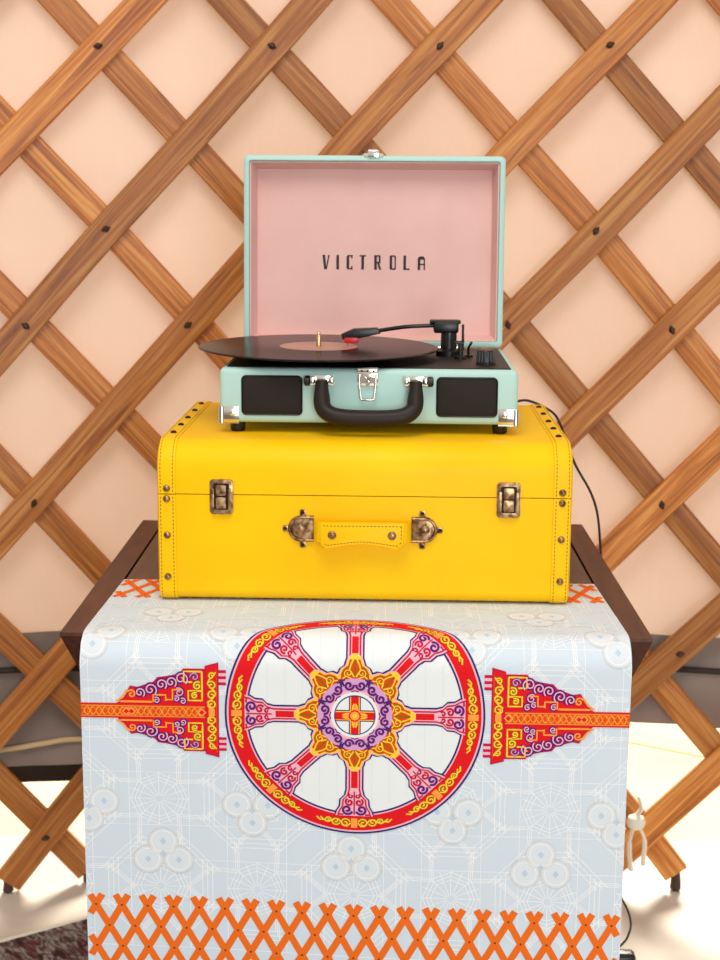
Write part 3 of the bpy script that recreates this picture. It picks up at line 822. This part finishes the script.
# stitching around the grip
yy = yf-.0197
def dash(bm, a, b):
    d_ = Vector((b[0]-a[0], 0, b[1]-a[1])); Ln = d_.length; d_.normalize(); n_ = Vector((-d_.z, 0, d_.x))*.00045; s = 0
    while s < Ln-.002:
        p = Vector((a[0], yy, a[1]))+d_*s; q = p+d_*.0024
        bm.faces.new([bm.verts.new(t) for t in (p-n_, p+n_, q+n_, q-n_)]).material_index = 1; s += .0042
inset = [(hxc+(p[0]-hxc)*.93, hz-.003+(p[1]-hz+.003)*.76) for p in prof_h]
for a, b in zip(inset, inset[1:]): dash(bm, a, b)
hd = obj('handle', bm, [M_yel, M_stitch], suit, 40)
for sx in (-1, 1):
    rivet(hd, (hxc+sx*.0345, yf-.0195, hz-.003), 'y', -1, .0050)
    bm = bm_new()
    x_in, x_out = hxc+sx*.0455, hxc+sx*.0555
    pts = [(x_in, yf-.016, hz-.001), (x_in+sx*.005, yf-.014, hz-.001), (x_out, yf-.006, hz-.001), (x_out+sx*.001, yf-.002, hz-.001)]
    P = smoothpath(pts, 4); rows = []
    for p in P: rows.append([bm.verts.new(p+Vector((0, oy, oz))) for oy, oz in ((-.0016, -.0115), (-.0016, .0115), (.0016, .0115), (.0016, -.0115))])
    for A, B in zip(rows, rows[1:]):
        for k in range(4): bm.faces.new((A[k], A[(k+1) % 4], B[(k+1) % 4], B[k]))
    bm.faces.new(rows[0]); bm.faces.new(rows[-1])
    obj('strap', bm, M_yel, hd, 40)

# ------------------------------------------------------------------ record player
PW, PD = .3555, .255
PZ = ZT_+ZC+.0021+SH+.0004
PYAW = math.radians(-1.5)
pl = thing('record_player', 'teal suitcase record player with open pink-lined lid on the yellow suitcase', 'record player', (.0127, 1.729+PD/2, PZ), PYAW)
ZB0, ZB1 = .0122, .0778
yf = -PD/2
bm = bm_new(); box(bm, -PW/2, PW/2, yf, PD/2, ZB0, ZB1, .0065, 4)
body = obj('body', bm, M_teal, pl, 60)
bm = bm_new(); box(bm, -PW/2+.0085, PW/2-.0085, yf+.009, PD/2-.009, ZB1-.002, ZB1+.0012, .0006, 1)
obj('deck', bm, M_deck, pl, 40)
for x, sxx in ((-.1150, 1), (.1170, 1)):
    hw_ = .0355
    bm = bm_new(); prism(bm, rrect(x, .0455, hw_, .0230, .005), yf-.0010, yf+.001, 'y', bev=.0005)
    gr = obj('speaker_grille', bm, M_grille, pl, 40)
    bm = bm_new(); pp = rrect(x, .0455, hw_, .0230, .005); tube(bm, [(a, yf-.0008, b) for a, b in pp+pp[:1]], .0012, 6)
    obj('grille_rim', bm, M_black, gr, 60)
for sx in (-1, 1):
    for sy in (-1, 1):
        bm = bm_new(); x0 = sx*(PW/2+.0008); y0 = sy*(PD/2+.0008)
        box(bm, min(x0, x0-sx*.024), max(x0, x0-sx*.024), min(y0, y0-sy*.0024), max(y0, y0-sy*.0024), ZB0-.0008, ZB0+.020, .0008, 2)
        box(bm, min(x0, x0-sx*.0024), max(x0, x0-sx*.0024), min(y0, y0-sy*.024), max(y0, y0-sy*.024), ZB0-.0008, ZB0+.020, .0008, 2)
        box(bm, min(x0, x0-sx*.024), max(x0, x0-sx*.024), min(y0, y0-sy*.024), max(y0, y0-sy*.024), ZB0-.0010, ZB0+.001, .0004, 1)
        cyl(bm, (x0-sx*.003, y0-sy*.003, 0), .0042, ZB0-.0006, ZB0+.019, 12)
        lathe(bm, [(.0038, 0), (.0034, sy*.0014), (.001, sy*.002)], (x0-sx*.016, y0, ZB0+.012), 12, 'y')
        obj('corner_guard', bm, M_chrome, pl, 40)
        bm = bm_new(); lathe(bm, [(.0082, 0), (.0090, .002), (.0095, ZB0)], (sx*.158, sy*(PD/2-.019), 0), 18)
        obj('foot', bm, M_black, pl, 40)
# carrying handle
hc = .0005
bm = bm_new()
zt_, zl_ = .0645, .0225
pts = [(hc-.0555, yf-.010, zt_), (hc-.0555, yf-.0125, zt_-.016), (hc-.0535, yf-.0165, zt_-.031), (hc-.043, yf-.0205, zl_+.0030), (hc-.025, yf-.0215, zl_), (hc, yf-.022, zl_-.0005),
       (hc+.025, yf-.0215, zl_), (hc+.043, yf-.0205, zl_+.0030), (hc+.0535, yf-.0165, zt_-.031), (hc+.0555, yf-.0125, zt_-.016), (hc+.0555, yf-.010, zt_)]
P = smoothpath(pts, 6); tube(bm, P, [.0078+.0022*sst(1, 9, min(i, len(P)-1-i)) for i in range(len(P))], 14)
hnd = obj('handle', bm, M_hand, pl, 60)
bm = bm_new(); P2 = [p+Vector((0, -.0088, 0)) for p in P[8:-8]]; 
for q in range(0, len(P2)-1, 2): tube(bm, [P2[q], P2[q+1]], .0005, 5)
obj('stitching', bm, M_black, hnd, 60)
for sx in (-1, 1):
    bm = bm_new(); cx = hc+sx*.0555
    box(bm, cx-.0145, cx+.0145, yf-.0016, yf+.001, zt_-.006, zt_+.006, .001, 2)
    for s in (-1, 1): box(bm, cx+s*.0115-.0022, cx+s*.0115+.0022, yf-.0135, yf, zt_-.0052, zt_+.0052, .001, 2)
    hm = obj('handle_mount', bm, M_chrome, pl, 40)
    bm = bm_new(); lathe(bm, [(.0030, .0005), (.0062, .0012), (.0062, .006), (.0040, .0075)], (cx+sx*.0135, yf-.0085, zt_), 14, 'x') if sx > 0 else lathe(bm, [(.0030, -.0005), (.0062, -.0012), (.0062, -.006), (.0040, -.0075)], (cx-.0135, yf-.0085, zt_), 14, 'x')
    obj('pin_head', bm, M_black, hm, 50)
# front latch
bm = bm_new(); lx = -.001
box(bm, lx-.0125, lx+.0125, yf-.0014, yf+.001, .0575, .0800, .001, 2)
box(bm, lx-.0120, lx+.0120, yf-.0046, yf-.001, .0725, .0795, .0014, 2)
lt = obj('latch', bm, M_chrome, pl, 40)
bm = bm_new()
for s in (-1, 1): cyl(bm, (lx+s*.0055, yf-.0046, .0655), .0036, -.001, .0008, 14, 'y')
cyl(bm, (lx, yf-.0046, .061), .0026, -.001, .001, 12, 'y'); obj('lock_rosette', bm, M_chrome, lt, 50)
bm = bm_new(); tube(bm, [(lx-.0098, yf-.0035, .072), (lx-.0095, yf-.0048, .058), (lx-.0080, yf-.0058, .0435), (lx-.006, yf-.006, .0418), (lx+.006, yf-.006, .0418), (lx+.0080, yf-.0058, .0435), (lx+.0095, yf-.0048, .058), (lx+.0098, yf-.0035, .072)], .0013, 8)
obj('wire_bail', bm, M_chrome, lt, 60)
bm = bm_new()
for x in (lx-.007, lx, lx+.007): cyl(bm, (x, yf-.0047, .0762), .0014, -.0006, .0006, 10, 'y')
obj('rivet_holes', bm, M_black, lt, 50)

# lid, hinged open at the back
LH, LD = .2540, .044
LEAN = math.radians(-4)
lid_root = Matrix.Translation((0, PD/2-.001, ZB1+.002)) @ Matrix.Rotation(LEAN, 4, 'X')
bm = bm_new()
b_ = .0075                                       # wall thickness
def rr(hw, z0, z1, r_, n_=5):
    o = []
    for (cx, cz, a0) in ((hw-r_, z1-r_, 0), (-hw+r_, z1-r_, PI/2), (-hw+r_, z0+r_, PI), (hw-r_, z0+r_, 1.5*PI)):
        for k in range(n_+1): a = a0+PI/2*k/n_; o.append((cx+r_*math.cos(a), cz+r_*math.sin(a)))
    return o
def loop(y, i, r_): return [bm.verts.new((x, y, z)) for x, z in rr(PW/2-.0026-i, i, LH-i, r_)]
def bridge(A, B, mi=0):
    n_ = len(A)
    for k in range(n_): bm.faces.new((A[k], A[(k+1) % n_], B[(k+1) % n_], B[k])).material_index = mi
l0, l1, l2 = loop(LD, .006, .006), loop(LD-.002, .0015, .0065), loop(LD-.006, 0, .007)
l3, l4, l5 = loop(.002, 0, .007), loop(0, .0018, .0065), loop(0, b_-.001, .004)
l6 = loop(.0012, b_, .003)
for a, b in ((l0, l1), (l1, l2), (l2, l3), (l3, l4), (l4, l5), (l5, l6)): bridge(a, b)
bm.faces.new(l0)
lin_ = loop(LD-.006, b_, .003); bridge(l6, lin_)
bm.faces.new(lin_)
lid = obj('lid', bm, M_teal, pl, 50); lid.matrix_local = lid_root
bm = bm_new(); i0 = b_+.0004
a = loop(.0040, i0, .003); b = loop(LD-.010, i0+.006, .003); c2 = loop(.0040, i0+.0016, .002); d2 = loop(LD-.0102, i0+.0074, .002)
bridge(a, b); bridge(c2, d2); bridge(a, c2)
bm.faces.new(b); bm.faces.new(d2)
ln = obj('lining', bm, M_pink, lid, 40)
# lettering on the lining
bm = bm_new(); yl = LD-.0102-.0002
def gly(pts): prism(bm, pts, yl-.0003, yl+.0002, 'y')
ht = .0195; w_ = .0100; s1, s2 = .0036, .0019       # thick and thin strokes
def rect(x0, x1, z0, z1): gly([(x0, z0), (x1, z0), (x1, z1), (x0, z1)])
def letter(ch, x, z):
    if ch == 'V':
        gly([(x, z+ht), (x+s1, z+ht), (x+w_*.55+.0003, z), (x+w_*.55-.0030, z)]); gly([(x+w_-s2, z+ht), (x+w_, z+ht), (x+w_*.55+.0006, z), (x+w_*.55-.0010, z)])
    elif ch == 'I': rect(x+.0030, x+.0030+s1, z, z+ht)
    elif ch == 'C':
        rect(x, x+s1, z+.0015, z+ht-.0015); rect(x+.001, x+w_*.82, z+ht-s2, z+ht); rect(x+.001, x+w_*.82, z, z+s2); rect(x+w_*.82-s2, x+w_*.82, z+ht-.0045, z+ht); rect(x+w_*.82-s2, x+w_*.82, z, z+.0045)
    elif ch == 'T': rect(x, x+w_*.86, z+ht-s2, z+ht); rect(x+w_*.43-s1/2, x+w_*.43+s1/2, z, z+ht)
    elif ch == 'R':
        rect(x, x+s1, z, z+ht); rect(x, x+w_*.8, z+ht-s2, z+ht); rect(x+w_*.8-s2, x+w_*.85, z+ht*.48, z+ht-.0006); rect(x, x+w_*.8, z+ht*.45, z+ht*.45+s2)
        gly([(x+w_*.40, z+ht*.47), (x+w_*.66, z+ht*.47), (x+w_*.98, z), (x+w_*.66, z)])
    elif ch == 'O':
        rect(x, x+s1, z+.001, z+ht-.001); rect(x+w_*.86-s2, x+w_*.86, z+.001, z+ht-.001); rect(x+.001, x+w_*.86-.001, z, z+s2); rect(x+.001, x+w_*.86-.001, z+ht-s2, z+ht)
    elif ch == 'L': rect(x, x+s1, z, z+ht); rect(x, x+w_*.85, z, z+s2)
    elif ch == 'A':
        rect(x, x+s1, z, z+ht*.80); rect(x+w_-s2, x+w_, z, z+ht*.80); gly([(x, z+ht*.80), (x+.0022, z+ht*.94), (x+w_-.0022, z+ht*.94), (x+w_, z+ht*.80), (x+w_-s2, z+ht*.72), (x+s1, z+ht*.72)]); rect(x, x+w_, z+ht*.34, z+ht*.34+s2)
for ch, px in zip('VICTROLA', (-.0712, -.0555, -.0390, -.0218, -.0022, .0182, .0365, .0555)): letter(ch, px*1.03+.0026, .1040)
obj('lettering', bm, M_print, ln, 30)
bm = bm_new()
box(bm, -.0165, .0125, .0005, .0025+.006, LH-.0005, LH+.0018, .0006, 1); box(bm, -.0090, .0062, -.0028, .0030, LH-.003, LH+.0070, .001, 2); box(bm, -.0140, .0110, -.0016, .002, LH-.002, LH+.003, .0006, 1)
obj('lid_catch', bm, M_chrome, lid, 40)
for sx in (-1, 1):
    bm = bm_new(); cyl(bm, (sx*.105, PD/2+.0015, ZB1), .0032, -.0010, .0010, 10); tube(bm, [(sx*.105-.016, PD/2+.0012, ZB1+.0012), (sx*.105+.016, PD/2+.0012, ZB1+.0012)], .0022, 8)
    obj('hinge', bm, M_chrome, pl, 40)

# platter, spindle, tone arm, knob
DZ = ZB1+.0012
sx_, sy_ = -.0660, -.0060
bm = bm_new(); cyl(bm, (sx_, sy_, 0), .094, DZ+.003, DZ+.0086, 64, bev=.001); cyl(bm, (sx_, sy_, 0), .03, DZ, DZ+.004, 32)
obj('platter', bm, M_black, pl, 40)
bm = bm_new(); lathe(bm, [(.0030, DZ+.008), (.0030, DZ+.028), (.0022, DZ+.0315), (.0005, DZ+.0325)], (sx_, sy_, 0), 16)
obj('spindle', bm, M_brass, pl, 50)
px_, py_ = .0935, .030
bm = bm_new()
lathe(bm, [(.0165, DZ), (.0165, DZ+.006), (.0105, DZ+.009), (.0100, DZ+.030)], (px_+.006, py_, 0), 24)
box(bm, px_-.0140, px_+.0180, py_-.011, py_+.011, DZ+.029, DZ+.0435, .003, 2)
box(bm, px_-.019, px_+.021, py_-.009, py_+.009, DZ+.0405, DZ+.0455, .002, 2)
ta = obj('tone_arm_base', bm, M_black, pl, 40)
bm = bm_new(); box(bm, px_+.0225, px_+.0255, py_-.004, py_+.004, DZ+.006, DZ+.040, .001, 1); obj('counterweight_clip', bm, M_black, ta, 40)
hsx, hsy = -.018, .004
bm = bm_new()
ra = [Vector((px_-.010, py_-.002, DZ+.0385)), Vector((px_-.05, py_-.006, DZ+.0365)), Vector((hsx+.022, hsy+.002, DZ+.0320))]
tube(bm, smoothpath(ra, 6), .0026, 10)
arm = obj('tone_arm', bm, M_black, pl, 50)
bm = bm_new()
prism(bm, [(hsx+.026, DZ+.0368), (hsx+.030, DZ+.0298), (hsx-.002, DZ+.0223), (hsx-.018, DZ+.0218), (hsx-.020, DZ+.0283), (hsx-.004, DZ+.0353)], hsy-.007, hsy+.007, 'y', bev=.0012)
obj('headshell', bm, M_black, arm, 40)
bm = bm_new(); box(bm, hsx-.016, hsx+.002, hsy-.0072, hsy+.0055, DZ+.0173, DZ+.0250, .0012, 2); lathe(bm, [(.0012, DZ+.0180), (.0003, DZ+.0144)], (hsx-.012, hsy, 0), 8)
obj('stylus', bm, M_red, arm, 40)
bm = bm_new(); rx_, ry_ = .1130, -.012
lathe(bm, [(.0075, DZ), (.0075, DZ+.003), (.0036, DZ+.005), (.0032, DZ+.020)], (rx_, ry_, 0), 16)
box(bm, rx_-.0075, rx_+.0045, ry_-.003, ry_+.003, DZ+.0185, DZ+.0225, .001, 1); box(bm, rx_+.002, rx_+.0045, ry_-.003, ry_+.003, DZ+.020, DZ+.031, .001, 1)
obj('arm_rest', bm, M_black, pl, 40)
bm = bm_new(); tube(bm, [(.124, .010, DZ), (.124, .008, DZ+.012), (.127, -.006, DZ+.020)], .0016, 8); cyl(bm, (.124, .010, 0), .006, DZ, DZ+.003, 14)
obj('cue_lever', bm, M_black, pl, 40)
bm = bm_new()
kn = []
for i in range(36):
    a = 2*PI*i/36; kn.append(a)
lathe(bm, [(.0125, DZ), (.0125, DZ+.002), (.0112, DZ+.003), (.0105, DZ+.0160), (.0095, DZ+.0175), (.0005, DZ+.0178)], (.1420, -.070, 0), 24)
for i in range(18):
    a = 2*PI*i/18; tube(bm, [(.142+.0110*math.cos(a), -.07+.0110*math.sin(a), DZ+.003), (.142+.0104*math.cos(a), -.07+.0104*math.sin(a), DZ+.016)], .0009, 5)
obj('volume_knob', bm, M_black, pl, 40)

# the record ---------------------------------------------------------------------
cr, srr = math.cos(PYAW), math.sin(PYAW)
wx = pl.location.x+cr*sx_-srr*sy_; wy = pl.location.y+srr*sx_+cr*sy_
bm = bm_new()
pr = [(.0037, .0), (.048, .0), (.050, -.0002), (.144, -.0002), (.1505, .0001), (.1520, .0009), (.1505, .0017), (.1440, .0020), (.0500, .0020), (.048, .0022), (.0037, .0022)]
seg = 128; rings = [[bm.verts.new((r_*math.cos(2*PI*i/seg), r_*math.sin(2*PI*i/seg), z)) for i in range(seg)] for r_, z in pr]
for a, b in zip(rings, rings[1:]+rings[:1]):
    for i in range(seg): bm.faces.new((a[i], a[(i+1) % seg], b[(i+1) % seg], b[i]))
rec = tag(obj('vinyl_record', bm, M_vinyl, None, 30), 'black vinyl record on the turntable, overhanging its left side', 'record')
rec.location = (wx, wy, PZ+DZ+.0115); rec.rotation_euler = (math.radians(.7), math.radians(.25), 0)
bm = bm_new(); rings = [[bm.verts.new((r_*math.cos(2*PI*i/64), r_*math.sin(2*PI*i/64), z)) for i in range(64)] for r_, z in ((.0040, .0021), (.0040, .00245), (.0488, .00245), (.0495, .0021))]
for a, b in zip(rings, rings[1:]+rings[:1]):
    for i in range(64): bm.faces.new((a[i], a[(i+1) % 64], b[(i+1) % 64], b[i]))
obj('record_label', bm, M_label, rec, 30)

# ------------------------------------------------------------------ power cord
cord = thing('power_cord', 'thin black power cord trailing off the suitcase behind the table', 'cord', (.3, 2.06, 0))
cof = Vector((.3, 2.06, 0))
zc_top = PZ+.0024
pts = [Vector((.183, 1.985, PZ+.012)), Vector((.205, 1.992, zc_top+.001)), Vector((.232, 2.012, zc_top+.001)), at_depth(552, 412, 2.050), at_depth(561, 426, 2.055), at_depth(566, 442, 2.055),
       at_depth(576, 466, 2.06), at_depth(590, 491, 2.06), at_depth(597, 512, 2.06), at_depth(600, 540, 2.06), at_depth(601, 575, 2.06), at_depth(600, 640, 2.065), at_depth(604, 760, 2.08),
       at_depth(606, 860, 2.09), at_depth(629, 914, 2.10), at_depth(628, 936, 2.12), at_depth(616, 950, 2.13), Vector((.392, 2.15, .006)), Vector((.405, 2.15, .008))]
bm = bm_new(); tube(bm, [p-cof for p in smoothpath(pts, 8)], .0018, 8); obj('cable', bm, M_black, cord, 60)
bm = bm_new(); q = Vector((.424, 2.15, 0))-cof
box(bm, q.x-.020, q.x+.020, q.y-.014, q.y+.014, .0004, .027, .008, 3)
obj('adapter', bm, M_black, cord, 50)
